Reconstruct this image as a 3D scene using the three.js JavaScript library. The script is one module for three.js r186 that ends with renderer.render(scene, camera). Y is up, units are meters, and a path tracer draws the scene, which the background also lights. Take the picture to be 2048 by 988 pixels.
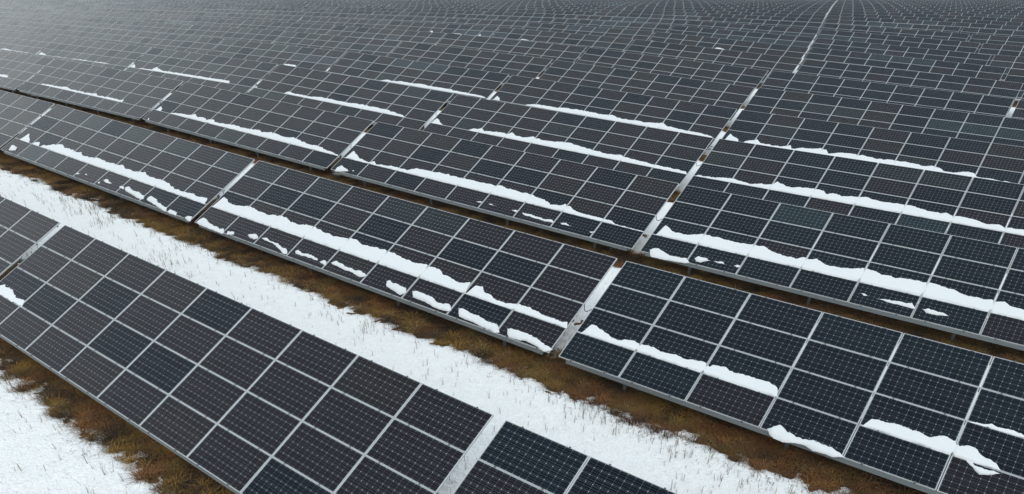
import * as THREE from 'three';
import { mergeGeometries } from 'three/addons/utils/BufferGeometryUtils.js';

// ---------------------------------------------------------------- camera, sky, sun, exposure
const scene = new THREE.Scene();
const EYE = 9.7;                                   // the drone's height above the ground at the front
const YAW = 0.64329, PITCH = 0.5864, FOCAL = 1366, HALF = 881.2;   // in pixels of the 2048 x 988 photograph, a crop of the top of the frame
const camera = new THREE.PerspectiveCamera(2 * Math.atan(HALF / FOCAL) * 180 / Math.PI, 2048 / (2 * HALF), 0.5, 4000);
camera.position.set(0, EYE, 0);
camera.lookAt(-Math.sin(YAW) * Math.cos(PITCH), EYE - Math.sin(PITCH), -Math.cos(YAW) * Math.cos(PITCH));
camera.setViewOffset(2048, 2 * HALF, 0, 0, 2048, 988);

function overcastSky() {
  const w = 512, h = 256, d = new Float32Array(w * h * 4);
  for (let j = 0; j < h; j++) for (let i = 0; i < w; i++) {
    const el = ((j + 0.5) / h - 0.5) * Math.PI, up = Math.max(0, Math.sin(el)), a = (i / w) * 2 * Math.PI;
    const cloud = 1 + 0.05 * Math.sin(3 * a + 4 * el) + 0.04 * Math.sin(7 * a - 5 * el + 1.3) + 0.03 * Math.sin(13 * a + 11 * el);
    let l = (1.06 - 0.3 * up) * (el > 0 ? cloud : 1);
    if (el < 0) l = 0.5;
    const o = (j * w + i) * 4;
    d[o] = l * (0.98 - 0.14 * up); d[o + 1] = l; d[o + 2] = l * (1.0 + 0.11 * up); d[o + 3] = 1;
  }
  const t = new THREE.DataTexture(d, w, h, THREE.RGBAFormat, THREE.FloatType);
  t.mapping = THREE.EquirectangularReflectionMapping; t.magFilter = t.minFilter = THREE.LinearFilter; t.needsUpdate = true;
  return t;
}
const skyTexture = overcastSky();
scene.background = skyTexture; scene.environment = skyTexture;

const sun = new THREE.DirectionalLight(0xfff6ea, 0.7);
sun.position.set(25, 60, 30); sun.target.position.set(-20, 0, -30);
sun.castShadow = true; sun.shadow.radius = 30; sun.shadow.mapSize.set(4096, 4096);
Object.assign(sun.shadow.camera, { left: -120, right: 120, top: 120, bottom: -120, near: 1, far: 300 });
scene.add(sun, sun.target);

const renderer = new THREE.WebGLRenderer({ antialias: true });
renderer.toneMapping = THREE.LinearToneMapping; renderer.toneMappingExposure = 1.12;
renderer.shadowMap.enabled = true; renderer.shadowMap.type = THREE.PCFSoftShadowMap;
scene.fog = new THREE.FogExp2(0xbfced5, 0.00014);

// ---------------------------------------------------------------- helpers
let seed = 7;
const rnd = () => { seed = (seed * 1664525 + 1013904223) >>> 0; return seed / 4294967296; };
const hash = (x, y) => { let h = Math.imul(x | 0, 374761393) + Math.imul(y | 0, 668265263); h = Math.imul(h ^ (h >>> 13), 1274126177); return ((h ^ (h >>> 16)) >>> 0) / 4294967296; };
function noise(x, y) {
  const i = Math.floor(x), j = Math.floor(y), f = x - i, g = y - j, a = f * f * (3 - 2 * f), b = g * g * (3 - 2 * g);
  return (hash(i, j) * (1 - a) + hash(i + 1, j) * a) * (1 - b) + (hash(i, j + 1) * (1 - a) + hash(i + 1, j + 1) * a) * b;
}
const fbm = (x, y, n = 4) => { let s = 0, a = 0.5, t = 0; for (let k = 0; k < n; k++) { s += a * noise(x, y); t += a; x = x * 2.03 + 17.1; y = y * 2.03 + 9.7; a *= 0.5; } return s / t; };
const clamp = (v, a, b) => Math.min(b, Math.max(a, v)), lerp = (a, b, t) => a + (b - a) * t;
const lin = (r, g, b) => new THREE.Color().setRGB(r, g, b);
const taken = {};
function numbered(name) { const n = taken[name] = (taken[name] ?? -1) + 1; return n ? `${name}_${String(n).padStart(3, '0')}` : name; }
function add(name, geometry, material, parent) {
  const m = new THREE.Mesh(geometry, material); m.name = parent ? name : numbered(name); m.castShadow = m.receiveShadow = true; (parent ?? scene).add(m); return m;
}
function tag(o, label, category, group, kind) { o.userData.label = label; o.userData.category = category; if (group) o.userData.group = group; if (kind) o.userData.kind = kind; return o; }
function box(w, h, d, x, y, z) { const g = new THREE.BoxGeometry(w, h, d); g.translate(x, y, z); return g; }
function dataTexture(w, h, f, srgb = true) {
  const d = new Uint8Array(w * h * 4);
  for (let j = 0; j < h; j++) for (let i = 0; i < w; i++) { const c = f(i, j), o = (j * w + i) * 4; d[o] = c[0]; d[o + 1] = c[1]; d[o + 2] = c[2]; d[o + 3] = 255; }
  const t = new THREE.DataTexture(d, w, h, THREE.RGBAFormat, THREE.UnsignedByteType);
  if (srgb) t.colorSpace = THREE.SRGBColorSpace;
  t.magFilter = THREE.LinearFilter; t.minFilter = THREE.LinearMipmapLinearFilter; t.generateMipmaps = true; t.wrapS = t.wrapT = THREE.RepeatWrapping; t.anisotropy = 8; t.needsUpdate = true;
  return t;
}

// ---------------------------------------------------------------- the lie of the land and the rows
// heights (m, from the eye) of the tables' top edges on a 20 m lattice, x from -300, z from -300
const HEIGHTS = [
  [-3.31,-3.31,-3.31,-3.32,-3.32,-3.32,-3.31,-3.3,-3.29,-3.27,-3.24,-3.21,-3.18,-3.15,-3.12,-3.1,-3.1,-3.1,-3.13,-3.18],
  [-3.31,-3.31,-3.31,-3.31,-3.3,-3.3,-3.28,-3.26,-3.24,-3.21,-3.19,-3.16,-3.15,-3.15,-3.16,-3.18,-3.23,-3.28,-3.36,-3.45],
  [-3.31,-3.31,-3.31,-3.3,-3.29,-3.27,-3.25,-3.22,-3.19,-3.15,-3.13,-3.11,-3.12,-3.14,-3.2,-3.27,-3.37,-3.48,-3.61,-3.75],
  [-3.31,-3.31,-3.3,-3.29,-3.28,-3.25,-3.22,-3.18,-3.13,-3.09,-3.06,-3.05,-3.08,-3.14,-3.25,-3.38,-3.54,-3.73,-3.92,-4.12],
  [-3.32,-3.31,-3.3,-3.28,-3.26,-3.23,-3.18,-3.13,-3.07,-3.02,-2.99,-2.99,-3.04,-3.15,-3.32,-3.53,-3.77,-4.03,-4.3,-4.57],
  [-3.32,-3.31,-3.29,-3.27,-3.25,-3.2,-3.15,-3.09,-3.03,-2.97,-2.94,-2.94,-3.01,-3.17,-3.42,-3.72,-4.06,-4.4,-4.75,-5.1],
  [-3.32,-3.3,-3.29,-3.27,-3.23,-3.19,-3.13,-3.06,-3,-2.94,-2.91,-2.92,-3.01,-3.22,-3.57,-3.99,-4.42,-4.85,-5.28,-5.69],
  [-3.32,-3.3,-3.28,-3.26,-3.22,-3.18,-3.12,-3.05,-2.99,-2.94,-2.93,-2.96,-3.07,-3.33,-3.8,-4.32,-4.86,-5.38,-5.87,-6.33],
  [-3.31,-3.3,-3.28,-3.26,-3.22,-3.18,-3.13,-3.07,-3.02,-2.99,-3,-3.07,-3.22,-3.53,-4.06,-4.71,-5.38,-5.97,-6.49,-6.97],
  [-3.31,-3.29,-3.28,-3.26,-3.23,-3.2,-3.16,-3.12,-3.09,-3.08,-3.12,-3.23,-3.43,-3.75,-4.32,-5.22,-6.01,-6.61,-7.11,-7.58],
  [-3.3,-3.29,-3.28,-3.26,-3.25,-3.23,-3.21,-3.2,-3.2,-3.22,-3.28,-3.41,-3.63,-4.05,-5.03,-6.11,-6.75,-7.23,-7.67,-8.11],
  [-3.29,-3.28,-3.28,-3.27,-3.27,-3.27,-3.29,-3.31,-3.36,-3.41,-3.47,-3.6,-3.8,-4.36,-5.7,-6.78,-7.29,-7.69,-8.1,-8.54],
  [-3.28,-3.28,-3.28,-3.28,-3.29,-3.32,-3.37,-3.44,-3.54,-3.68,-3.83,-3.97,-4.14,-4.92,-6.21,-6.98,-7.47,-7.94,-8.41,-8.9],
  [-3.27,-3.28,-3.28,-3.3,-3.32,-3.37,-3.45,-3.57,-3.73,-3.94,-4.19,-4.42,-4.63,-5.38,-6.53,-7.08,-7.53,-8.1,-8.66,-9.22],
  [-3.27,-3.28,-3.29,-3.31,-3.36,-3.43,-3.53,-3.68,-3.87,-4.1,-4.37,-4.63,-4.94,-5.65,-6.67,-7.28,-7.72,-8.34,-8.94,-9.53],
  [-3.27,-3.28,-3.3,-3.34,-3.39,-3.48,-3.6,-3.77,-3.97,-4.21,-4.48,-4.77,-5.16,-5.81,-6.78,-7.71,-8.2,-8.73,-9.3,-9.87],
  [-3.26,-3.28,-3.31,-3.36,-3.43,-3.53,-3.67,-3.85,-4.07,-4.31,-4.59,-4.93,-5.4,-6.08,-7,-7.94,-8.6,-9.15,-9.68,-10.22],
];
function topHeight(x, z) {
  const a = clamp((x + 300) / 20, 0, 18.999), b = clamp((z + 300) / 20, 0, 15.999), i = Math.floor(a), j = Math.floor(b);
  const w = (t) => [(1 - t) ** 3 / 6, (3 * t ** 3 - 6 * t * t + 4) / 6, (-3 * t ** 3 + 3 * t * t + 3 * t + 1) / 6, t ** 3 / 6], wa = w(a - i), wb = w(b - j);
  let s = 0;
  for (let n = 0; n < 4; n++) for (let m = 0; m < 4; m++) s += wb[n] * wa[m] * HEIGHTS[clamp(j - 1 + n, 0, 16)][clamp(i - 1 + m, 0, 19)];
  return s;
}
const DRIFTS=[
 [0,0,1,[0.0,0.2,0.11,0.23,0.18,0.31,0.28,0.28,0.49,0.32,0.63,0.2,0.79,0.17,1.0,0.16,1.06,0.13]],
 [1,-1,1,[0.28,0.37,0.34,0.02,0.39,0.56,0.64,0.25,0.83,0.1]],
 [1,-1,1,[1.01,0.1,1.07,0.16,1.24,0.25,1.39,0.13]],
 [1,-1,1,[1.47,0.07,1.73,0.26,1.98,0.43,2.28,0.57,2.48,0.42,2.89,0.45,3.12,0.41,3.28,0.47,3.46,0.33,3.88,0.36,4.07,0.49,4.26,0.44,4.71,0.42,5.02,0.45,5.21,0.54,5.52,0.39,5.83,0.4,6.05,0.51,6.21,0.54,6.55,0.42,6.84,0.43,7.03,0.46,7.45,0.32,7.63,0.22,7.94,0.23,8.21,0.28,8.65,0.27,8.92,0.34]],
 [1,0,1,[0.04,0.49,0.06,0.01,0.1,0.65,0.28,0.53,0.44,0.4,0.65,0.41,0.92,0.58,1.24,0.55,1.39,0.49,1.64,0.5,1.96,0.62,2.15,0.63,2.36,0.51,2.62,0.5,2.96,0.62,3.14,0.6,3.35,0.53,3.61,0.49,3.98,0.61,4.17,0.63,4.38,0.51,4.61,0.57,4.99,0.63,5.31,0.57,5.47,0.55,5.67,0.47,5.81,0.54,6.03,0.58,6.14,0.59,6.31,0.5,6.4,0.41,6.61,0.39,6.74,0.32,6.88,0.37,6.97,0.46,7.03,0.43]],
 [1,0,1,[7.04,0.39,7.07,0.45,7.12,0.44,7.21,0.44,7.32,0.29,7.48,0.22,7.63,0.15,7.86,0.17,8.04,0.24,8.15,0.26,8.41,0.24,8.54,0.17,8.72,0.15,8.89,0.18,8.97,0.28,9.0,0.23]],
 [1,1,1,[0.08,-0.07,0.1,0.16,0.16,0.4,0.23,0.38,0.31,0.32,0.49,0.22,0.66,0.18,0.77,0.24,0.89,0.27,1.04,0.28,1.12,0.31,1.23,0.28,1.32,0.23,1.42,0.27,1.54,0.28,1.64,0.28,1.78,0.28,1.92,0.34,1.99,0.33,2.04,0.25,2.07,0.34,2.13,0.37,2.2,0.39,2.29,0.35,2.43,0.31,2.57,0.32,2.75,0.34,2.92,0.34,2.96,0.28,3.02,0.32]],
 [1,1,1,[4.04,0.03,4.06,0.2,4.15,0.23,4.3,0.29,4.44,0.32,4.57,0.32,4.71,0.29,4.81,0.37,4.91,0.4,4.96,0.37,5.0,0.41,5.04,0.27,5.11,0.39,5.18,0.37,5.24,0.28,5.34,0.21,5.43,0.12,5.49,0.03]],
 [1,1,2,[5.03,0.02,5.06,0.07,5.18,0.05,5.24,0.1,5.31,0.06,5.41,0.08,5.56,0.07,5.73,0.07]],
 [2,-3,1,[4.98,0.22,6.5,0.2,7.01,0.26,7.34,0.21]],
 [2,-2,1,[1.19,0.11,1.61,0.15,2.64,0.18,2.92,0.32,3.34,0.18,4.05,0.16,4.92,0.17,5.19,0.29,5.39,0.12,6.19,0.18,7.0,0.19,7.18,0.31]],
 [2,-1,1,[0.15,0.02,0.21,0.43,0.45,0.14]],
 [2,-1,1,[1.0,0.09,1.35,0.16,2.0,0.29,2.12,0.46,2.36,0.25,2.6,0.38,2.86,0.23,3.14,0.38,3.28,0.22,3.8,0.22,4.18,0.36,4.57,0.3,4.94,0.33,5.08,0.33,5.38,0.41,5.57,0.31,5.9,0.48,6.18,0.47,6.6,0.36,6.97,0.52,7.26,0.38,7.64,0.3,7.97,0.32,8.19,0.28,8.49,0.18,8.98,0.07]],
 [2,0,1,[0.1,-0.08,0.1,0.33,0.16,0.58,0.36,0.39,0.59,0.18,0.9,0.1,1.03,0.13,1.1,0.24,1.25,0.02,1.57,0.17,1.84,0.2,2.03,0.18,2.3,0.21,2.5,0.4,2.72,0.45,2.96,0.5,3.08,0.45,3.31,0.54,3.63,0.49,3.97,0.53,4.12,0.47,4.37,0.54,4.63,0.5,4.97,0.56,5.13,0.61,5.4,0.52,5.72,0.5,5.99,0.55,6.1,0.45,6.26,0.47,6.39,0.41,6.61,0.24,6.86,0.3,6.94,0.47,7.01,0.36,7.11,0.35,7.19,0.24,7.43,0.15,7.68,0.15,7.92,0.17,8.13,0.15,8.41,0.01,8.66,-0.01,8.99,-0.04]],
 [2,1,1,[0.09,-0.03,0.1,0.35,0.15,0.59,0.26,0.51,0.39,0.37,0.6,0.32,0.75,0.39,0.93,0.56,1.09,0.6,1.24,0.57,1.47,0.55,1.72,0.53,1.83,0.57,2.04,0.62,2.2,0.61,2.33,0.47,2.57,0.41,2.83,0.41,2.92,0.53,3.03,0.49,3.16,0.6,3.24,0.53,3.33,0.44,3.51,0.4,3.76,0.46,4.01,0.66,4.1,0.64,4.28,0.54,4.54,0.56,4.77,0.62,4.97,0.66,5.05,0.67,5.27,0.59,5.51,0.52,5.74,0.47,5.95,0.5,6.02,0.49,6.13,0.56,6.23,0.45,6.31,0.45,6.42,0.39,6.67,0.31,7.07,0.27]],
 [3,-4,1,[3.96,0.03,4.74,0.03,5.36,0.19,6.24,0.05,7.2,0.06,8.21,-0.07]],
 [3,-3,1,[0.18,-0.01,0.31,0.37,1.11,0.01,2.23,-0.02,3.21,-0.06]],
 [3,-3,1,[3.65,-0.08,5.02,0.1,5.67,0.02,6.57,0.1,7.36,-0.03]],
 [3,-2,1,[0.02,-0.03,0.15,0.46,0.52,-0.01]],
 [3,-2,1,[0.77,0.0,1.78,0.15,1.94,0.53,2.56,0.19,3.93,0.24,4.83,0.24,5.74,0.24,6.67,0.26,7.5,0.25]],
 [3,-1,1,[1.8,0.09,1.94,0.27,2.23,0.17,2.9,0.21,3.03,0.17,3.82,0.36,4.04,0.36,4.87,0.3,5.79,0.42,6.2,0.39,6.99,0.37,7.52,0.25,8.01,0.07]],
 [3,-1,1,[0.05,0.28,0.17,0.08]],
 [3,0,1,[0.02,0.05,0.1,0.5,0.39,0.17,0.54,0.06]],
 [3,0,1,[1.58,0.03,1.71,0.22,1.87,0.24,1.99,0.45,2.15,0.17,2.59,0.33,3.01,0.34,3.11,0.51,3.27,0.38,3.57,0.26,3.89,0.52,4.1,0.43,4.61,0.44,4.89,0.55,5.15,0.6,5.49,0.5,6.02,0.4,6.29,0.36,6.56,0.33,6.9,0.47,7.04,0.33,7.16,0.35,7.53,0.25,8.02,0.23,8.51,0.21,8.98,0.16]],
 [3,1,1,[0.05,-0.0,0.17,0.12,0.46,0.07,0.71,0.17,1.04,0.27,1.24,0.2,1.52,0.13,1.86,0.3,2.02,0.42,2.08,0.6,2.23,0.49,2.33,0.34,2.69,0.5,3.02,0.55,3.2,0.55,3.31,0.36,3.45,0.47,3.65,0.4,4.01,0.56,4.07,0.61,4.23,0.58,4.47,0.47,4.67,0.52,4.99,0.56,5.09,0.55,5.31,0.47,5.53,0.43,5.88,0.47,5.97,0.39,6.05,0.43,6.28,0.44,6.45,0.35,6.63,0.24,6.86,0.34,7.01,0.24,7.18,0.29,7.32,0.31,7.81,0.3]],
 [4,-2,1,[6.03,0.34,6.54,0.41,6.97,0.35]],
 [4,-1,1,[3.3,0.03,3.63,0.21,3.99,0.19,4.35,0.29,4.97,0.3,5.54,0.41,5.91,0.3,6.44,0.31,6.97,0.33,7.3,0.27,7.98,0.23,8.92,0.12]],
 [4,0,1,[1.61,-0.01,1.97,0.26,2.36,0.3,2.88,0.31,3.23,0.41,3.73,0.47,3.97,0.47,4.26,0.46,4.69,0.39,5.02,0.52,5.18,0.49,5.51,0.31,5.99,0.38,6.34,0.36,6.77,0.44,6.98,0.62,7.19,0.39,7.5,0.3,8.01,0.25,8.21,0.3,8.65,0.2,8.92,0.08]],
 [4,0,1,[0.12,0.03,0.18,0.46,0.45,0.09]],
 [4,1,1,[0.1,0.12,0.15,0.65,0.33,0.44,0.57,0.16]],
 [4,1,1,[0.69,0.13,0.85,0.29,1.05,0.53,1.19,0.25,1.56,0.21,1.87,0.21,2.09,0.46,2.18,0.15,2.44,0.34,2.73,0.41,2.95,0.59,3.11,0.51,3.23,0.22,3.58,0.48,3.85,0.49,4.05,0.44,4.12,0.52,4.5,0.39,4.86,0.49,5.24,0.51,5.65,0.41,5.91,0.5,6.09,0.47,6.25,0.25,6.47,0.25,6.82,0.47,6.95,0.41,7.04,0.22,7.38,0.2,7.91,0.16]],
];
const LUMPS=[
 [1,1,[5.13,0.97,0.98,5.22,0.87,0.97,5.31,0.73,0.94,5.4,0.81,0.94,5.49,0.91,0.91]],
 [1,1,[3.09,-0.04,0.08,3.21,-0.14,0.26,3.33,-0.17,0.17,3.44,-0.08,0.09,3.56,-0.05,0.13,3.68,-0.11,0.15,3.8,-0.1,0.14,3.92,-0.07,0.11,4.04,0.01,0.04]],
 [1,-1,[0.33,0.49,0.52,0.42,0.14,0.51,0.51,0.17,0.49,0.6,0.21,0.48,0.69,0.24,0.26]],
 [1,-1,[3.97,0.22,0.23,4.06,0.19,0.28,4.16,0.3,0.33]],
 [1,-1,[4.31,0.36,0.36,4.38,0.34,0.41,4.46,0.33,0.33]],
 [1,-1,[5.07,0.15,0.17,5.13,0.13,0.27,5.19,0.12,0.12]],
 [1,-1,[5.16,0.39,0.39,5.24,0.34,0.5,5.33,0.32,0.48,5.41,0.32,0.45,5.49,0.32,0.43,5.58,0.39,0.4]],
 [1,-1,[5.91,0.35,0.36,6.0,0.3,0.43,6.08,0.29,0.45,6.17,0.29,0.3]],
 [1,-1,[6.14,0.38,0.4,6.26,0.27,0.53,6.37,0.23,0.48,6.49,0.21,0.44,6.61,0.19,0.42,6.72,0.16,0.41,6.84,0.13,0.41,6.96,0.11,0.39,7.07,0.08,0.26]],
 [1,-1,[7.15,0.19,0.46,7.27,0.17,0.45,7.4,0.15,0.42,7.52,0.12,0.35,7.64,0.09,0.27,7.76,0.06,0.25,7.88,0.03,0.23,8.0,-0.0,0.21,8.12,-0.04,-0.02]],
 [1,-1,[8.11,-0.02,-0.0,8.19,-0.02,0.18,8.28,-0.03,0.16,8.36,-0.04,0.15,8.44,-0.04,0.13,8.52,-0.05,-0.04]],
 [1,-1,[8.53,-0.04,0.0,8.59,0.01,0.08,8.65,0.06,0.07]],
 [1,-1,[8.77,0.04,0.04,8.86,-0.0,0.13,8.96,-0.05,0.2,9.05,-0.09,-0.08]],
 [1,0,[0.05,0.01,0.04,0.17,-0.02,0.34,0.3,-0.06,0.27,0.42,-0.06,0.19,0.55,-0.05,0.17,0.68,-0.05,0.15,0.8,-0.05,0.15,0.93,-0.06,0.16,1.05,-0.07,0.01]],
 [1,0,[1.08,0.12,0.16,1.16,-0.03,0.18,1.25,0.03,0.2,1.33,0.09,0.09]],
 [1,0,[1.64,0.3,0.31,1.72,0.23,0.38,1.81,0.19,0.41,1.9,0.19,0.42,1.98,0.19,0.43]],
 [1,0,[2.05,0.36,0.38,2.17,0.33,0.45,2.29,0.32,0.41,2.41,0.31,0.38,2.52,0.27,0.36,2.64,0.21,0.32,2.76,0.13,0.28,2.87,0.06,0.29,2.99,0.05,0.16]],
 [1,0,[3.1,0.21,0.42,3.2,0.22,0.4,3.3,0.23,0.38,3.4,0.25,0.38,3.5,0.26,0.38,3.59,0.26,0.37,3.69,0.26,0.37,3.79,0.26,0.28]],
 [1,0,[3.82,0.22,0.32,3.89,0.21,0.35,3.96,0.19,0.34,4.03,0.18,0.2]],
 [1,0,[4.07,0.33,0.37,4.18,0.32,0.5,4.3,0.31,0.47,4.42,0.3,0.44,4.54,0.29,0.44,4.65,0.28,0.45,4.77,0.27,0.45,4.89,0.23,0.44,5.01,0.32,0.42]],
 [1,0,[5.47,0.35,0.53,5.55,0.25,0.5,5.64,0.2,0.46,5.73,0.17,0.43,5.82,0.14,0.41,5.91,0.11,0.42,6.0,0.09,0.44]],
 [1,0,[6.08,0.41,0.49,6.2,0.19,0.46,6.32,0.18,0.45,6.44,0.19,0.44,6.56,0.14,0.39,6.67,0.12,0.37,6.79,0.1,0.37,6.91,0.12,0.4,7.03,0.15,0.29]],
 [1,0,[7.11,0.37,0.44,7.23,0.11,0.44,7.35,0.1,0.41,7.47,0.1,0.37,7.58,0.09,0.35,7.7,0.06,0.31,7.82,0.04,0.3,7.94,0.01,0.3,8.06,-0.02,0.13]],
 [1,0,[8.13,0.22,0.33,8.24,0.03,0.35,8.35,0.05,0.36,8.47,0.07,0.37,8.58,0.11,0.35,8.69,0.09,0.3,8.8,0.03,0.22,8.91,-0.02,0.22,9.03,0.12,0.15]],
 [2,1,[0.18,0.04,0.31,0.3,-0.15,0.31,0.41,-0.15,0.27,0.52,-0.15,0.2,0.63,-0.14,0.15,0.74,-0.12,0.12,0.85,-0.11,0.15,0.97,-0.07,0.21,1.08,-0.03,0.05]],
 [2,1,[1.11,0.15,0.41,1.18,0.15,0.42,1.26,0.15,0.44,1.33,0.24,0.45,1.41,0.35,0.36]],
 [2,1,[1.47,0.37,0.38,1.55,0.35,0.44,1.63,0.34,0.45,1.72,0.33,0.35]],
 [2,1,[1.87,0.38,0.38,1.94,0.34,0.45,2.02,0.41,0.41]],
 [2,1,[4.12,0.5,0.5,4.19,0.43,0.52,4.26,0.47,0.47]],
 [2,1,[4.38,0.45,0.46,4.47,0.45,0.49,4.56,0.43,0.5,4.65,0.4,0.5,4.74,0.4,0.52,4.83,0.39,0.54,4.92,0.39,0.57,5.01,0.4,0.47]],
 [2,1,[5.1,0.45,0.47,5.18,0.36,0.53,5.26,0.36,0.52,5.34,0.37,0.5,5.42,0.4,0.47,5.5,0.43,0.44]],
 [2,0,[0.16,-0.12,0.02,0.25,-0.06,0.38,0.35,-0.0,0.34,0.44,0.06,0.29,0.53,0.12,0.24,0.63,0.18,0.18]],
 [2,0,[0.69,0.25,0.25,0.74,0.25,0.29,0.79,0.25,0.25]],
 [2,0,[4.83,0.35,0.35,4.93,0.31,0.39,5.02,0.42,0.43]],
 [2,0,[5.16,0.42,0.42,5.23,0.35,0.41,5.31,0.37,0.4,5.39,0.39,0.39]],
 [2,0,[5.82,0.38,0.38,5.89,0.35,0.4,5.96,0.32,0.42,6.03,0.44,0.45]],
 [2,0,[6.12,0.35,0.37,6.24,0.28,0.39,6.36,0.28,0.4,6.47,0.27,0.38,6.59,0.25,0.37,6.7,0.24,0.36,6.82,0.25,0.37,6.93,0.27,0.38,7.05,0.28,0.31]],
 [2,0,[7.13,0.37,0.37,7.2,0.3,0.39,7.28,0.31,0.41,7.36,0.33,0.38,7.44,0.35,0.35]],
 [2,0,[7.87,0.32,0.32,7.95,0.27,0.35,8.03,0.37,0.39]],
 [2,-1,[0.24,0.22,0.24,0.32,0.02,0.19,0.4,-0.0,0.02]],
];
const COL = 1.98, ROWH = 1.005, NCOL = 9, NROW = 4, LONG = NCOL * COL, PERIOD = LONG + 0.28, TILT = 0.478, CLEAR = 0.62;
const RISE = NROW * ROWH * Math.sin(TILT), DEPTH = NROW * ROWH * Math.cos(TILT);
const ground = (x, z) => EYE + topHeight(x, z) - RISE - CLEAR;
const ROW_Z = [-9.23, -18.55, -27.9, -37.56, -46.7, -56.08, -65.39, -75.34, -84.47, -94.2, -104.01, -113.69, -122.72, -131.5, -140.42, -149.54, -158.72];
const ROW_X = [-7.36, -9.8, -12.17, -14.79, -17.14, -19.52, -21.86, -22.2, -24.45, -26.9, -29.3, -31.8, -34.2, -36.5, -38.9, -41.2, -43.6];   // right end of the table at index 0
while (ROW_Z.length < 32) { ROW_Z.push(ROW_Z.at(-1) - 9.25); ROW_X.push(ROW_X.at(-1) - 2.38); }

// where a point falls in the photograph, only to decide what is in view and how finely to build it
const fwd = new THREE.Vector3(-Math.sin(YAW) * Math.cos(PITCH), -Math.sin(PITCH), -Math.cos(YAW) * Math.cos(PITCH)), right = new THREE.Vector3(Math.cos(YAW), 0, -Math.sin(YAW)), upv = new THREE.Vector3().crossVectors(right, fwd);
function seen(x, y, z) { const v = new THREE.Vector3(x, y - EYE, z), d = v.dot(fwd); return { d, x: 1024 + FOCAL * v.dot(right) / d, y: HALF - FOCAL * v.dot(upv) / d }; }
function inView(pts, mx = 60, my = 30) {
  let x0 = 1e9, x1 = -1e9, y0 = 1e9, y1 = -1e9, ok = false;
  for (const p of pts) { const s = seen(...p); if (s.d < 1) continue; ok = true; x0 = Math.min(x0, s.x); x1 = Math.max(x1, s.x); y0 = Math.min(y0, s.y); y1 = Math.max(y1, s.y); }
  return ok && x1 > -mx && x0 < 2048 + mx && y1 > -my && y0 < 988 + my ? (Math.min(x1, 2048) - Math.max(x0, 0)) * (Math.min(y1, 988) - Math.max(y0, 0)) : -1;
}
const TABLES = [];
for (let k = 0; k < ROW_Z.length; k++) for (let m = -24; m < 8; m++) {
  const x0 = ROW_X[k] - LONG + m * PERIOD, z = ROW_Z[k];
  if (x0 < -330 || x0 > 60) continue;
  const yl = EYE + topHeight(x0, z), yr = EYE + topHeight(x0 + LONG, z);
  const area = inView([[x0, yl, z], [x0 + LONG / 2, (yl + yr) / 2, z], [x0 + LONG, yr, z], [x0, yl - RISE, z + DEPTH], [x0 + LONG, yr - RISE, z + DEPTH]]);
  if (area === -1) continue;
  const slope = Math.atan2(yr - yl, LONG), c = Math.cos(slope), s = Math.sin(slope), h = RISE + CLEAR;
  // the group stands on the ground below the middle of the lower edge
  const t = { k, m, x0, z, slope, area, px: x0 + c * LONG / 2 + s * h, py: yl + s * LONG / 2 - c * h, pz: z + DEPTH };
  TABLES.push(t);
}
console.log('tables', TABLES.length, 'near', TABLES.filter((t) => t.k <= 8).length);

// ---------------------------------------------------------------- materials
const grainTexture = dataTexture(512, 512, (i, j) => { const v = 205 + 50 * fbm(i / 9, j / 9, 4); return [v, v, v]; });
const M = {};
M.aluminium = new THREE.MeshStandardMaterial({ name: 'anodised aluminium', color: lin(0.52, 0.545, 0.56), roughness: 0.45, metalness: 0.25 });
M.steel = new THREE.MeshStandardMaterial({ name: 'galvanised steel', color: lin(0.25, 0.285, 0.3), roughness: 0.55, metalness: 0.35, map: grainTexture });
M.bolt = new THREE.MeshStandardMaterial({ name: 'dull clamp metal', color: lin(0.13, 0.14, 0.15), roughness: 0.5, metalness: 0.4 });
M.cable = new THREE.MeshStandardMaterial({ name: 'black cable', color: lin(0.02, 0.02, 0.022), roughness: 0.6 });

// the print of one module under its glass: 12 x 6 cut-corner cells, bus bars along the long side, white backsheet
function cellTexture(r, g, b, salt) {
  const w = 1536, h = 768, mx = 0.012, my = 0.012, W = 1.916, H = 0.963;
  return dataTexture(w, h, (i, j) => {
    const x = (i + 0.5) / w * W, y = (j + 0.5) / h * H, cw = (W - 2 * mx) / 12, chh = (H - 2 * my) / 6;
    const a = (x - mx) / cw, c = (y - my) / chh;
    if (a < 0 || c < 0 || a >= 12 || c >= 6) return [60, 66, 70];
    const ci = Math.floor(a), cj = Math.floor(c), fx = (a - ci) * cw, fy = (c - cj) * chh, dx = Math.min(fx, cw - fx), dy = Math.min(fy, chh - fy);
    if (dx + dy < 0.0118) return [180, 188, 194];
    if (dx < 0.0015) return [118, 124, 132];
    if (dy < 0.0017) return [126, 131, 138];
    const bus = Math.min(Math.abs(fy - chh * 0.18), Math.abs(fy - chh * 0.5), Math.abs(fy - chh * 0.82));
    if (bus < 0.0014) return [104, 108, 116];
    const t = 0.88 + 0.24 * hash(ci * 31 + salt, cj * 17 + salt) + 0.05 * (hash(i, j) - 0.5);
    return [r * t, g * t, b * t];
  });
}
const PRINTS = [[22, 21, 27], [11, 22, 30], [23, 21, 25], [12, 29, 36], [16, 23, 27], [12, 20, 28]].map((c, i) => cellTexture(...c, i * 7));  // warm and cool cell colours partly hold the angle-dependent tint of reflected sky
const GLOSS = [0.24, 0.19, 0.28, 0.4, 0.34, 0.16], SHEEN = [[1, 0.94, 0.98], [0.9, 0.98, 1], [1, 0.95, 0.92], [0.8, 0.97, 1], [0.94, 1, 0.97], [0.94, 0.97, 1]];   // anti-reflective coats differ from batch to batch
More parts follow.
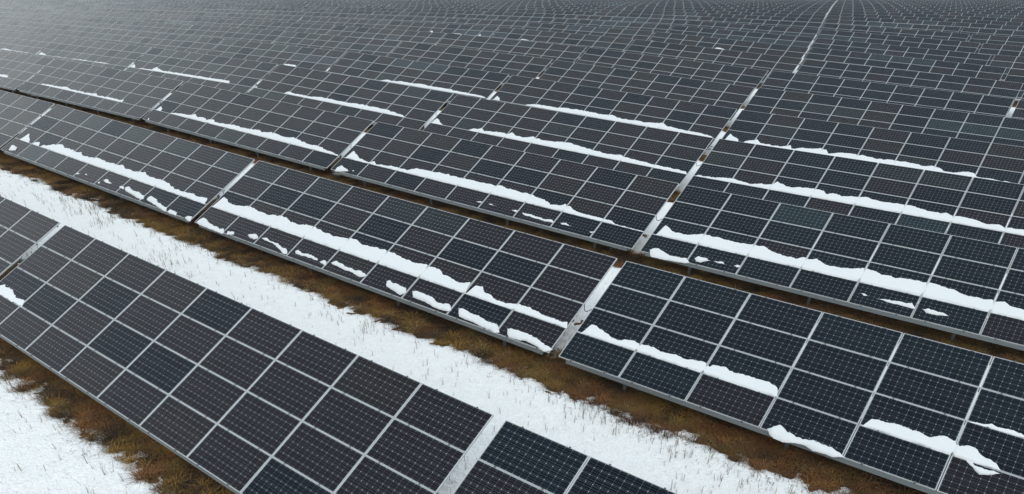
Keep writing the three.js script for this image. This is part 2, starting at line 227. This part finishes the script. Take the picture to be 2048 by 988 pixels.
M.glass = PRINTS.map((map, i) => new THREE.MeshPhysicalMaterial({ name: 'module glass ' + 'purple blue brown teal green deep'.split(' ')[i], map, roughness: 0.16, metalness: 0, ior: 1.5, specularIntensity: GLOSS[i], specularColor: lin(...SHEEN[i]) }));

const snowMap = dataTexture(1024, 1024, (i, j) => {
  const n = fbm(i / 40, j / 40, 5), g = fbm(i / 9 + 5, j / 9, 3), f = hash(i, j), v = 238 + 12 * n + 6 * (f - 0.5) - (g > 0.66 ? 60 * (g - 0.66) : 0); return [v - 1, v, v];
});
snowMap.repeat.set(0.25, 0.25);
const snowBump = dataTexture(1024, 1024, (i, j) => { const v = 255 * (0.6 * fbm(i / 14, j / 14, 5) + 0.4 * fbm(i / 60 + 9, j / 60, 3)); return [v, v, v]; }, false);
snowBump.repeat.set(0.25, 0.25);
M.snow = new THREE.MeshStandardMaterial({ name: 'settled snow', map: snowMap, bumpMap: snowBump, bumpScale: 0.08, roughness: 0.85 });
M.drift = new THREE.MeshStandardMaterial({ name: 'wet drift snow', color: lin(0.76, 0.785, 0.805), roughness: 0.75 });
const soilMap = dataTexture(1024, 1024, (i, j) => {
  const n = fbm(i / 50, j / 50, 5), m = fbm(i / 12 + 40, j / 12, 4), f = hash(i, j);
  const t = clamp((n - 0.35) * 2.4, 0, 1), s = 0.55 + 0.7 * m + 0.25 * (f - 0.5);
  return [clamp(lerp(100, 132, t) * s, 0, 255), clamp(lerp(74, 92, t) * s, 0, 255), clamp(lerp(46, 40, t) * s, 0, 255)];
});
soilMap.repeat.set(0.3, 0.3);
M.soil = new THREE.MeshStandardMaterial({ name: 'matted dead grass', map: soilMap, bumpMap: soilMap, bumpScale: 0.08, roughness: 1 });

// ---------------------------------------------------------------- ground and snow cover
function sheet(xs, zs, f) {
  const nx = xs.length, nz = zs.length, p = new Float32Array(nx * nz * 3), uv = new Float32Array(nx * nz * 2), idx = [];
  for (let j = 0; j < nz; j++) for (let i = 0; i < nx; i++) { const o = j * nx + i; p[3 * o] = xs[i]; p[3 * o + 1] = f(xs[i], zs[j]); p[3 * o + 2] = zs[j]; uv[2 * o] = xs[i]; uv[2 * o + 1] = zs[j]; }
  const g = new THREE.BufferGeometry();
  g.setAttribute('position', new THREE.BufferAttribute(p, 3)); g.setAttribute('uv', new THREE.BufferAttribute(uv, 2));
  return { g, nx, nz, p, idx };
}
const range = (a, b, step) => { const n = Math.max(1, Math.round((b - a) / step)), o = []; for (let i = 0; i <= n; i++) o.push(a + (b - a) * i / n); return o; };
{
  const xs = [-2500, -1500, -900, -600, -450, ...range(-360, 100, 2.5), 160, 260, 450, 800, 1500, 2500], zs = [-2500, -1500, -900, -600, -450, ...range(-350, 40, 2.5), 80, 160, 400, 900];
  const s = sheet(xs, zs, (x, z) => ground(x, z) + 0.03 * (fbm(x / 1.7, z / 1.7, 3) - 0.5));
  for (let j = 0; j < s.nz - 1; j++) for (let i = 0; i < s.nx - 1; i++) { const a = j * s.nx + i; s.idx.push(a, a + s.nx, a + 1, a + 1, a + s.nx, a + s.nx + 1); }
  s.g.setIndex(s.idx); s.g.computeVertexNormals();
  const o = add('ground', s.g, M.soil); tag(o, 'brown matted grass ground under the solar tables', 'ground', null, 'structure');
}
// snow lies where sky can reach the ground: in the aisles and under the gaps between tables; the strip below each row stays bare
function snowCover(x, z) {
  let best = 9;
  for (let k = 0; k < ROW_Z.length; k++) {
    const zt = ROW_Z[k], zb = zt + DEPTH;
    if (z > zb + 6 || z < zt - 6) continue;
    let d = Math.max(z - (zb + 0.62), zt - 0.05 - z);
    const u = (x - ROW_X[k] - 0.14 + 0.45) / PERIOD, off = (u - Math.round(u)) * PERIOD;
    d = Math.max(d, Math.min(k ? 0.7 : 1.1, ((k ? 1.0 : 1.7) - Math.abs(off)) * 0.9, k ? (zb - 1.25 - z) * 0.9 : 1.1));
    best = Math.min(best, d);
  }
  const n = 0.7 * (fbm(x / 1.3, z / 1.3, 3) - 0.5) + 0.55 * (noise(x / 0.28 + 50, z / 0.28) - 0.5) + 0.6 * (noise(x / 0.12, z / 0.12 + 30) - 0.5);
  return best + n;
}
{
  const parts = [];
  for (let k = 0; k < ROW_Z.length; k++) {
    const z0 = ROW_Z[k] - 0.1, z1 = k ? ROW_Z[k - 1] - 0.1 : 16;
    const vis = TABLES.filter((t) => t.k === k), a = Math.min(...vis.map((t) => t.x0)) - (k < 3 ? 6 : 18), b = Math.max(...vis.map((t) => t.x0)) + LONG + (k < 3 ? 5 : 12);
    const st = k < 2 ? 0.085 : k < 3 ? 0.14 : k < 5 ? 0.3 : k < 9 ? 0.6 : 1.2;
    const s = sheet(range(a, b, st), range(z0, z1, st), (x, z) => {
      const c = snowCover(x, z);
      return ground(x, z) + 0.03 * (fbm(x / 1.7, z / 1.7, 3) - 0.5) + clamp(c * 0.12, -0.05, 0.06) + (c > 0.1 ? 0.06 * (fbm(x / 0.6 + 7, z / 0.6, 4) - 0.5) * Math.min(1, (c - 0.1) * 4) : 0) + 0.012;
    });
    // leave out what lies wholly below the ground
    const H = (o) => s.p[3 * o + 1] - ground(s.p[3 * o], s.p[3 * o + 2]) > -0.02;
    for (let j = 0; j < s.nz - 1; j++) for (let i = 0; i < s.nx - 1; i++) {
      const q = j * s.nx + i;
      if (H(q) || H(q + 1) || H(q + s.nx) || H(q + s.nx + 1)) s.idx.push(q, q + s.nx, q + 1, q + 1, q + s.nx, q + s.nx + 1);
    }
    s.g.setIndex(s.idx); s.g.computeVertexNormals(); parts.push(s.g);
  }
  const o = add('snow_cover', mergeGeometries(parts), M.snow); tag(o, 'thin white snow cover lying in the aisles between the solar tables', 'snow', null, 'stuff');
}
console.log('ground done');

// ---------------------------------------------------------------- solar tables
const PW = 1.96, PH = 0.993, FR = 0.022, FS = 0.015, FT = 0.04;   // FR: frame face on the short sides, FS: on the long sides
const tilt = (g) => { g.rotateX(TILT); return g; };
const panelFrameGeometry = tilt(mergeGeometries([box(PW, FT, FS, 0, -FT / 2, PH / 2 - FS / 2), box(PW, FT, FS, 0, -FT / 2, -PH / 2 + FS / 2), box(FR, FT, PH - 2 * FS, PW / 2 - FR / 2, -FT / 2, 0), box(FR, FT, PH - 2 * FS, -PW / 2 + FR / 2, -FT / 2, 0)]));
const glassGeometry = tilt(box(PW - 2 * FR, 0.006, PH - 2 * FS, 0, -0.005, 0));
// place of (column u, row v, height n off the panel plane) in a table's own space: origin on the ground below the middle of the lower edge
const ST = Math.sin(TILT), CT = Math.cos(TILT);
const onTable = (u, v, n = 0) => [u * COL - LONG / 2, CLEAR + v * ROWH * ST + n * CT, -v * ROWH * CT + n * ST];
const barAlong = (v, w, h, n, inset) => { const g = box(LONG - 2 * inset, h, w, 0, n - h / 2, 0); tilt(g); const p = onTable(NCOL / 2, v); g.translate(...p); return g; };
const PURLINS = [[1, 0], [2, 0], [3, 0], [3.88, 0]].map(([v]) => barAlong(v, 0.06, 0.1, -FT - 0.002, 0.16));
const beamGeometry = (() => { const g = box(LONG - 0.5, 0.15, 0.07, 0, -0.075 - FT - 0.004, 0); const p = onTable(NCOL / 2, 0.075); g.translate(p[0], p[1], p[2]); return g; })();
const lipGeometry = box(LONG - 0.5, 0.02, 0.05, 0, CLEAR - 0.2, 0.0);
const FEET = [1.0, 3.33, 5.67, 8.0];
const rafterGeometry = tilt(box(0.07, 0.14, NROW * ROWH * 0.93, 0, -FT - 0.18, 0));
const frontPost = box(0.09, CLEAR + 0.35, 0.07, 0, (CLEAR + 0.35) / 2 - 0.32, 0);
const rearH = CLEAR + 0.75 * RISE - 0.2, rearPost = box(0.09, rearH + 0.4, 0.07, 0, rearH / 2 - 0.2, 0);
const clampGeometry = (() => { const l = []; for (let c = 0; c < NCOL; c++) for (const f of [0.22, 0.78]) { l.push(tilt(box(0.045, 0.03, 0.05, 0, 0.004, 0)).translate(...onTable(c + f, 0.012))); for (let r = 1; r <= NROW; r++) l.push(tilt(box(0.04, 0.016, 0.035, 0, 0.003, 0)).translate(...onTable(c + f, r - (r === NROW ? 0.012 : 0)))); } return mergeGeometries(l); })();

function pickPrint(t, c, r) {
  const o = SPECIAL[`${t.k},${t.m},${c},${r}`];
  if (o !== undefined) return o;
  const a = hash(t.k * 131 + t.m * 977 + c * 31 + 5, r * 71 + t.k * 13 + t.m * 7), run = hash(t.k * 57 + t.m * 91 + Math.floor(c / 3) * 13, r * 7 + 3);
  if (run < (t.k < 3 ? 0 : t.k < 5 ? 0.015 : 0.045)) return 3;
  const warm = t.m >= 1 ? (t.k < 3 ? 0.04 : 0.2) : t.k < 3 ? 0.84 : t.k < 9 ? 0.7 : 0.45;   // warm and cool prints per table paint in the view-angle reflection tint
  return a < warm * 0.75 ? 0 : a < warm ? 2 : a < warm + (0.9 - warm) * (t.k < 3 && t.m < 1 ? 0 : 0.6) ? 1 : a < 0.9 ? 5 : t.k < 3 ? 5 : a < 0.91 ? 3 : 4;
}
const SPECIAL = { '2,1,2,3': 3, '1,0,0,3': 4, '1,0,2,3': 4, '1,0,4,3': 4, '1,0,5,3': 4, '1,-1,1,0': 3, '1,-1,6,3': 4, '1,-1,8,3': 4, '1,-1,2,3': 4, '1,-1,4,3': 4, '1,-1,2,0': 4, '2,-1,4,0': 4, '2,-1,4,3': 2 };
function structureParts(root, near) {
  add('front_beam', beamGeometry, M.steel, root);
  if (near) for (const g of PURLINS) add('purlin', g, M.steel, root);
  for (const u of FEET) {
    const a = onTable(u, 0.55), b = onTable(u, 3);
    add('post', frontPost, M.steel, root).position.set(a[0], 0, a[2]);
    add('post', rearPost, M.steel, root).position.set(b[0], 0, b[2]);
    if (near) { const c = onTable(u, 2); add('rafter', rafterGeometry, M.steel, root).position.set(...c); }
  }
}
// far tables: their modules are too small to pick apart, so each table's modules are joined by the kind of glass
const farSets = [];
for (let variant = 0; variant < 6; variant++) {
  const by = M.glass.map(() => []), frames = [];
  for (let c = 0; c < NCOL; c++) for (let r = 0; r < NROW; r++) {
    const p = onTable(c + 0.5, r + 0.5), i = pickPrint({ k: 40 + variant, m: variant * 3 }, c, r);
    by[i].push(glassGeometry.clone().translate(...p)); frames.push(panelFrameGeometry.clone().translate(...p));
  }
  farSets.push({ frames: mergeGeometries(frames), glass: by.map((l) => (l.length ? mergeGeometries(l) : null)) });
}
const NEAR_ROWS = 8;
function buildTable(t) {
  const root = new THREE.Group(); root.name = numbered('solar_table'); scene.add(root);
  root.position.set(t.px, t.py, t.pz); root.rotation.set((hash(t.k * 5 + 2, t.m * 11 + 90) - 0.5) * 0.007, 0, t.slope); root.position.y += t.k > 3 ? (hash(t.k + 40, t.m * 3 + 7) - 0.5) * 0.05 : 0;   // no two tables are set quite alike
  if (t.k <= NEAR_ROWS) {
    for (let r = NROW - 1; r >= 0; r--) for (let c = 0; c < NCOL; c++) {
      const f = add('solar_panel', panelFrameGeometry, M.aluminium, root);
      const p = onTable(c + 0.5, r + 0.5, (hash(c + t.m * 19, r + t.k * 23) - 0.5) * 0.006); f.position.set(...p);
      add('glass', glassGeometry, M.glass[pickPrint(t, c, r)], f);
    }
    structureParts(root, true);
    if (t.k < 3) add('panel_clamps', clampGeometry, M.bolt, root).userData.kind = 'stuff';
    if (t.k < 4) {
      const pts = []; for (let i = 0; i <= 12; i++) { const a = i / 12; const p = onTable(NCOL - 0.02, 2.05 - 0.22 * Math.sin(a * Math.PI), -0.09); pts.push(new THREE.Vector3(p[0] + a * 0.34, p[1], p[2])); }
      add('cable', new THREE.TubeGeometry(new THREE.CatmullRomCurve3(pts), 14, 0.012, 5), M.cable, root);
    }
  } else {
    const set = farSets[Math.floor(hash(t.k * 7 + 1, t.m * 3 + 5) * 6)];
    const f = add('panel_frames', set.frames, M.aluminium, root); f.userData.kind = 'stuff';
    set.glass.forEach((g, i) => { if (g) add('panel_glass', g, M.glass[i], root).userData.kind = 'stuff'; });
    structureParts(root, false);
  }
  return root;
}
const ORDINAL = 'first second third fourth fifth sixth seventh eighth ninth tenth eleventh twelfth thirteenth fourteenth fifteenth sixteenth seventeenth eighteenth nineteenth twentieth twenty-first twenty-second twenty-third twenty-fourth twenty-fifth twenty-sixth twenty-seventh twenty-eighth twenty-ninth thirtieth thirty-first thirty-second'.split(' ');
const OWN = {
  '0,0': 'solar table with one small snow wedge, before the wide snowy strip', '0,1': 'snow-free solar table before the wide snowy strip, right past the white gap', '0,-1': 'solar table before the wide snowy strip, beyond the small snow wedge',
  '1,0': 'solar table with long thick snow band and row of snow lumps along its lowest panels', '1,1': 'solar table with broken snow band, slab slipping below it and lump over the front beam', '1,-1': 'solar table with jagged snow band and scattered lumps, right behind the snowy strip',
  '1,-2': 'greyish solar table without snow, right behind the wide snowy strip',
  '2,0': 'solar table with long snow band tapering to a point, in second row beyond snowy strip', '2,1': 'solar table with thick snow band and one teal panel in its top row', '2,-1': 'solar table with spiky snow band and one bluish panel, in second row beyond snowy strip',
  '2,-2': 'solar table with a thin dotted snow line, in second row beyond snowy strip',
  '3,-2': 'solar table with level thin snow band and tiny wedge, third row beyond snowy strip', '4,1': 'solar table with scattered snow peaks starting at the long gap, fourth row beyond strip', '4,0': 'solar table with wavy snow band ending at the long gap, fourth row beyond strip', '4,-1': 'solar table with thin snow band fading out, fourth row beyond snowy strip',
  '3,0': 'solar table with lone snow triangle and long snow band, third row beyond snowy strip', '3,1': 'solar table with full-length wavy snow band, third row beyond snowy strip', '3,-1': 'solar table with thin snow band and bare ends, third row beyond snowy strip',
};
TABLES.sort((p, q) => q.area - p.area);
const farRest = [];
const roots = {};
TABLES.forEach((t, i) => {
  if (i >= 300) { farRest.push(t); return; }
  const o = roots[`${t.k},${t.m}`] = buildTable(t), own = OWN[`${t.k},${t.m}`];
  if (own) tag(o, own, 'solar table', 'solar tables near the snowy strip');
  else tag(o, t.k ? `tilted solar table in the ${ORDINAL[t.k - 1]} row beyond the wide snowy strip` : 'tilted solar table before the wide snowy strip', 'solar table', `tables of the ${ORDINAL[t.k]} row`);
});
if (farRest.length) {
  const g = []; const m4 = new THREE.Matrix4(), e = new THREE.Euler();
  const bars = [], slab = tilt(box(LONG - 0.02, 0.03, NROW * ROWH - 0.02, 0, -0.02, 0)).translate(...onTable(NCOL / 2, 2)), f = [];
  for (let c = 0; c <= NCOL; c++) bars.push(tilt(box(0.06, 0.03, NROW * ROWH, 0, -0.012, 0)).translate(...onTable(c, 2)));
  for (let r = 0; r <= NROW; r++) bars.push(tilt(box(LONG, 0.03, 0.045, 0, -0.0135, 0)).translate(...onTable(NCOL / 2, r)));
  const lattice = mergeGeometries(bars);
  for (const t of farRest) { m4.makeRotationZ(t.slope).setPosition(t.px, t.py, t.pz); g.push(slab.clone().applyMatrix4(m4)); f.push(lattice.clone().applyMatrix4(m4)); }
  const o = tag(add('far_solar_tables', mergeGeometries(g), M.glass[1]), 'hazy mass of the farthest solar tables', 'solar tables', null, 'stuff');
  add('panel_frames', mergeGeometries(f), M.aluminium, o).userData.kind = 'stuff';
}
console.log('tables done', farRest.length);

// ---------------------------------------------------------------- snow left on the tables
function snowStrip(samples, dome) {           // samples: [u, lower v, upper v]
  const u0 = samples[0][0], u1 = samples.at(-1)[0], n = Math.max(4, Math.min(700, Math.round((u1 - u0) / 0.013))), S = 14, p = [], idx = [];
  const at = (u) => { let i = 0; while (i < samples.length - 2 && samples[i + 1][0] < u) i++; const a = samples[i], b = samples[i + 1], f = clamp((u - a[0]) / Math.max(1e-4, b[0] - a[0]), 0, 1); return [lerp(a[1], b[1], f), lerp(a[2], b[2], f)]; };
  const o = hash(Math.round(u0 * 100), samples.length) * 90;
  for (let i = 0; i <= n; i++) {
    const u = lerp(u0, u1, i / n); let [vb, vt] = at(u);
    const end = Math.min(1, (u - u0) / 0.06, (u1 - u) / 0.06), seam = Math.abs(u - Math.round(u));
    vt += 0.07 * (noise(u * 9 + o, 3) - 0.5) + 0.035 * (noise(u * 27 + o, 8) - 0.5) + 0.02 * (noise(u * 60 + o, 2) - 0.5); vb += 0.03 * (noise(u * 12 + o, 60) - 0.5) + 0.016 * (noise(u * 45 + o, 61) - 0.5);
    let width = Math.max(0.004, (vt - vb)) * Math.max(0.02, end) ; const mid = dome ? (vt + vb) / 2 : vb + width / 2;
    let T = clamp(width * (dome ? 0.24 : 0.1), 0.01, dome ? 0.07 : 0.036) * Math.max(0.05, Math.sqrt(Math.max(0, end)));
    if (!dome && seam < 0.011) { T *= 0.1; width *= 0.55; }
    for (let j = 0; j <= S; j++) {
      const s = j / S, v = mid + (s - 0.5) * width;
      let h = dome ? Math.sqrt(Math.max(0, 1 - (2 * s - 1) ** 2)) : (s < 0.1 ? Math.sqrt(1 - (1 - s / 0.1) ** 2) : 1 - 0.6 * ((s - 0.1) / 0.9) ** 1.2);
      if (!dome && j === S) h = 0;
      const lump = 1 + 0.6 * (noise(u * 7 + o, v * 7) - 0.5) + 0.3 * (noise(u * 21 + o, v * 18) - 0.5);
      p.push(...onTable(u, v, 0.003 + T * h * lump));
      if (i < n && j < S) { const q = i * (S + 1) + j; idx.push(q, q + S + 1, q + 1, q + 1, q + S + 1, q + S + 2); }
    }
  }
  const g = new THREE.BufferGeometry(); g.setAttribute('position', new THREE.Float32BufferAttribute(p, 3)); g.setIndex(idx); g.computeVertexNormals(); return g;
}
function onRoot(name, g, t) { const o = add(name, g, M.drift); o.position.copy(t.position); o.rotation.copy(t.rotation); return o; }
const WHERE = (k) => (k === 0 ? 'before the wide snowy strip' : k === 1 ? 'right behind the wide snowy strip' : `in the ${ORDINAL[k - 1]} row past the snowy strip`);
const BANDS = {
  '0,0': ['small snow wedge on the table before the wide snowy strip'],
  '1,-1': ['lone snow wedge at the start of the jagged snow band', 'low snow clod between the lone wedge and the jagged band', 'long jagged snow band right behind the wide snowy strip'],
  '1,0': ['long thick snow band above a row of snow lumps', 'short thinning snow band reaching the table end beside the white gap'],
  '1,1': ['smooth snow band starting with a peak beside the white gap', 'snow band with a loose slab slipping out below it', 'thin snow streak along a high panel joint'],
  '2,-1': ['tiny lone snow wedge on the table with a spiky band', 'long spiky snow band thickening to one end'], '2,-2': ['thin broken snow line on a greyish table in the second row past the strip'],
  '2,0': ['long snow band tapering to a point beside the gap'], '2,1': ['thick full-length snow band below a single teal panel'],
};
const TABLE_OF = { '1,-1': 'the table with a jagged snow band', '1,0': 'the table with a thick snow band', '1,1': 'the table with a broken snow band', '2,0': 'the table whose snow band tapers', '2,1': 'the table with a teal panel', '2,-1': 'the table with a spiky snow band' };
const count = {};
for (const [k, m, base, list] of DRIFTS) {
  const key = `${k},${m}`, t = roots[key]; if (!t) continue;
  const s = []; for (let i = 0; i < list.length; i += 2) s.push([list[i], base - 0.012, base + Math.max(0.03, list[i + 1])]);
  for (let i = 1; i < s.length; i++) s[i][0] = Math.max(s[i][0], s[i - 1][0] + 0.015);
  const span = s.at(-1)[0] - s[0][0], o = onRoot('snow_drift', snowStrip(s, false), t), own = BANDS[key]?.[count[key] = (count[key] ?? -1) + 1];
  const what = span > 6 ? 'long white snow band' : span > 1.2 ? 'short white snow band' : 'small white snow wedge';
  tag(o, own ?? `${what} on a table ${WHERE(k)}`, 'snow drift', own ? undefined : `snow bands ${WHERE(k)}`);
}
for (const t of TABLES) {                      // last crumbs of snow caught at the panel joints of the rows farther back
  if (t.k < 5 || t.k > 8) continue;
  const root = roots[`${t.k},${t.m}`]; if (!root) continue;
  for (let c = 0; c < NCOL; c++) {
    if (hash(t.k * 91 + t.m * 7, c * 13 + 1) > (t.k < 7 ? 0.3 : 0.14)) continue;
    const u = c + 0.06 + 0.1 * hash(c, t.m + 50), w = 0.2 + 0.5 * hash(c + 3, t.k), v = 0.14 + 0.26 * hash(c + 9, t.m + t.k), base = t.k < 7 ? 1 : 2;
    const o = onRoot('snow_crumb', snowStrip([[u, base, base + v * 0.6], [u + w * 0.3, base, base + v], [u + w, base, base + 0.05]], false), root);
    tag(o, `small snow crumb caught on a panel joint ${WHERE(t.k)}`, 'snow crumb', `snow crumbs ${WHERE(t.k)}`);
  }
}
for (const [k, m, list] of LUMPS) {
  const key = `${k},${m}`, t = roots[key]; if (!t) continue;
  const s = []; for (let i = 0; i < list.length; i += 3) s.push([list[i], list[i + 1], Math.max(list[i + 2], list[i + 1] + 0.02)]);
  const wide = s.at(-1)[0] - s[0][0], low = Math.min(...s.map((q) => q[1]));
  const o = onRoot('snow_lump', snowStrip(s, true), t);
  const what = low > 0.6 ? 'loose snow slab below the band' : low < -0.05 ? 'snow lump over the front beam' : wide > 0.6 ? 'long snow lump on the lowest panels' : 'small snow crumb on the lowest panels';
  tag(o, `${what} of ${TABLE_OF[key] ?? 'a table ' + WHERE(k)}`, 'snow lump', `snow lumps of ${TABLE_OF[key] ?? 'tables ' + WHERE(k)}`);
}

// ---------------------------------------------------------------- dead grass and stalks
function tuftGeometry(blades, h, spread, w) {
  const p = [], idx = [];
  for (let b = 0; b < blades; b++) {
    const a = rnd() * 6.283, r = rnd() * spread * 0.5, lean = spread * (0.4 + rnd()), hh = h * (0.5 + 0.6 * rnd()), ca = Math.cos(a), sa = Math.sin(a), o = p.length / 3;
    const x = ca * r, z = sa * r, tx = -sa * w, tz = ca * w;
    p.push(x - tx, 0, z - tz, x + tx, 0, z + tz, x + ca * lean * 0.5 - tx * 0.7, hh * 0.75, z + sa * lean * 0.5 - tz * 0.7, x + ca * lean * 0.5 + tx * 0.7, hh * 0.75, z + sa * lean * 0.5 + tz * 0.7, x + ca * lean * 1.25, hh * (0.75 + 0.25 * (rnd() - 0.35)), z + sa * lean * 1.25);
    idx.push(o, o + 1, o + 2, o + 2, o + 1, o + 3, o + 2, o + 3, o + 4);
  }
  const g = new THREE.BufferGeometry(); g.setAttribute('position', new THREE.Float32BufferAttribute(p, 3)); g.setIndex(idx); g.computeVertexNormals(); return g;
}
function scatter(name, geometry, places, label, category) {
  const mesh = new THREE.InstancedMesh(geometry, new THREE.MeshStandardMaterial({ name: name + ' blades', color: 0xffffff, roughness: 0.95, side: THREE.DoubleSide }), places.length), m = new THREE.Matrix4(), q = new THREE.Quaternion(), e = new THREE.Euler();
  places.forEach((c, i) => { q.setFromEuler(e.set((rnd() - 0.5) * 0.3, rnd() * 6.283, (rnd() - 0.5) * 0.3)); m.compose(new THREE.Vector3(c.x, c.y, c.z), q, new THREE.Vector3(c.s, c.s * (c.t ?? 1), c.s)); mesh.setMatrixAt(i, m); mesh.setColorAt(i, c.c); });
  mesh.name = name; mesh.castShadow = mesh.receiveShadow = true; scene.add(mesh); tag(mesh, label, category, null, 'stuff');
}
const BROWNS = [[0.2, 0.105, 0.028], [0.13, 0.072, 0.025], [0.26, 0.15, 0.04], [0.1, 0.058, 0.025], [0.19, 0.14, 0.035], [0.2, 0.09, 0.035], [0.3, 0.21, 0.09]].map((c) => lin(...c));
const RUST = [[0.24, 0.105, 0.03], [0.17, 0.078, 0.028]].map((c) => lin(...c)), OLIVE = [[0.28, 0.15, 0.03], [0.19, 0.115, 0.028]].map((c) => lin(...c)), DARK = [[0.06, 0.036, 0.02], [0.09, 0.053, 0.025]].map((c) => lin(...c));
const brown = (x, z) => {
  const n = fbm(x / 0.8 + 3, z / 0.8, 3) + 0.12 * (rnd() - 0.5), n2 = fbm(x / 0.55 + 80, z / 0.55 + 11, 3) + 0.1 * (rnd() - 0.5), i = rnd() < 0.5 ? 0 : 1;
  const c = n2 < 0.4 ? DARK[i] : n < 0.42 ? RUST[i] : n > 0.58 ? OLIVE[i] : BROWNS[Math.floor(rnd() * 7)];
  return c.clone().multiplyScalar(0.45 + 1.05 * rnd());
};
const near = [], stalks = [], twigs = [];
const yAt = (x, z) => ground(x, z) + 0.03 * (fbm(x / 1.7, z / 1.7, 3) - 0.5);
const inFrame = (x, z) => { const s = seen(x, ground(x, z) + 0.1, z); return s.d > 1 && s.x > -140 && s.x < 2190 && s.y > -20 && s.y < 1130; };
for (let k = 0; k < 6; k++) {
  const vis = TABLES.filter((t) => t.k === k), a = Math.min(...vis.map((t) => t.x0)) - 2, b = Math.max(...vis.map((t) => t.x0)) + LONG + 2, zb = ROW_Z[k] + DEPTH;
  const density = [70, 80, 60, 30, 14, 10][k], area = (b - a) * 2.6;
  for (let n = 0; n < density * area; n++) {
    const x = lerp(a, b, rnd()), z = zb + 0.75 - 2.6 * rnd(), c = snowCover(x, z);
    if (!inFrame(x, z) || c > 0.16 + 0.1 * rnd()) continue;
    near.push({ x, z, y: yAt(x, z) - 0.02, s: (0.5 + 0.5 * rnd() + 1.1 * Math.max(0, fbm(x / 0.5 + 33, z / 0.5, 2) - 0.45)) * (c > -0.05 ? 0.6 : 1), c: brown(x, z) });
  }
}
for (let k = 0; k < 3; k++) {
  const vis = TABLES.filter((t) => t.k === k), a = Math.min(...vis.map((t) => t.x0)) - 4, b = Math.max(...vis.map((t) => t.x0)) + LONG + 4, z0 = ROW_Z[k] + DEPTH, z1 = k ? ROW_Z[k - 1] : 4;
  for (let n = 0; n < (b - a) * (z1 - z0) * (k < 2 ? 110 : 16); n++) {
    const x = lerp(a, b, rnd()), z = lerp(z0, z1, rnd()), c = snowCover(x, z);
    if (c < 0.05 || !inFrame(x, z)) continue;
    const edge = Math.exp(-Math.max(0, c) / 0.35), patch = fbm(x / 2.3 + 70, z / 2.3, 3), clump = Math.exp(-(((x + 6.6) / 2.6) ** 2) - ((z - (z0 + 1.05)) / 0.5) ** 2) * (k === 1 ? 1 : 0);
    if (rnd() > 0.06 + 0.75 * edge * edge + 2.2 * Math.max(0, patch - 0.52) + 1.5 * clump) continue;
    const y = yAt(x, z) + 0.03, col = BROWNS[Math.floor(rnd() * 6)].clone().multiplyScalar(0.4 + 0.6 * rnd());
    if (rnd() < 0.38) stalks.push({ x, z, y, s: 0.5 + 0.9 * rnd(), c: col }); else twigs.push({ x, z, y: y - 0.02, s: 0.3 + 0.5 * rnd() + clump * 0.5 * rnd(), c: col });
  }
}
for (let n = 0; n < 420; n++) {                // the clump of red-brown weeds at the edge of the bare strip
  const a = rnd(), x = -9.6 + 4.6 * a + 0.3 * (rnd() - 0.5), z = ROW_Z[1] + DEPTH + 0.75 + 0.75 * rnd() * rnd() + 0.25 * (fbm(x, 5, 2) - 0.5), y = yAt(x, z) + 0.02;
  if (fbm(x * 1.6, z * 1.6 + 40, 2) < 0.42) continue;
  const c = lin(...[[0.1, 0.052, 0.035], [0.05, 0.032, 0.024], [0.14, 0.06, 0.05], [0.12, 0.075, 0.03]][n % 4]).multiplyScalar(0.6 + 0.6 * rnd());
  (n % 3 ? twigs : stalks).push({ x, y, z, s: 0.6 + 0.8 * rnd(), c });
}
for (const k of [0, 1]) {                      // dark crumbs of turf along the edge of the snow
  const vis = TABLES.filter((t) => t.k === k), a = Math.min(...vis.map((t) => t.x0)) - 2, b = Math.max(...vis.map((t) => t.x0)) + LONG + 2, z0 = ROW_Z[k] + DEPTH;
  for (let n = 0; n < (b - a) * 170; n++) {
    const x = lerp(a, b, rnd()), z = z0 + 0.35 + 1.5 * rnd(), c = snowCover(x, z);
    if (c < 0 || !inFrame(x, z) || rnd() > Math.exp(-c / 0.22) * 0.8) continue;
    twigs.push({ x, z, y: yAt(x, z) + clamp(c * 0.12, 0, 0.06) - 0.01, s: 0.25 + 0.4 * rnd(), c: DARK[n % 2].clone().multiplyScalar(0.5 + 0.6 * rnd()) });
  }
}
console.log('grass', near.length, stalks.length, twigs.length);
scatter('dead_grass', tuftGeometry(18, 0.2, 0.2, 0.008), near, 'brown and ochre dead grass in the bare strips below the tables', 'grass');
scatter('dead_stalks', tuftGeometry(3, 0.26, 0.06, 0.0035), stalks, 'thin dry stalks poking out of the snow between the rows', 'stalks');
scatter('grass_tips', tuftGeometry(7, 0.1, 0.09, 0.006), twigs, 'small dark grass tips showing through the thin snow', 'grass');

renderer.render(scene, camera);
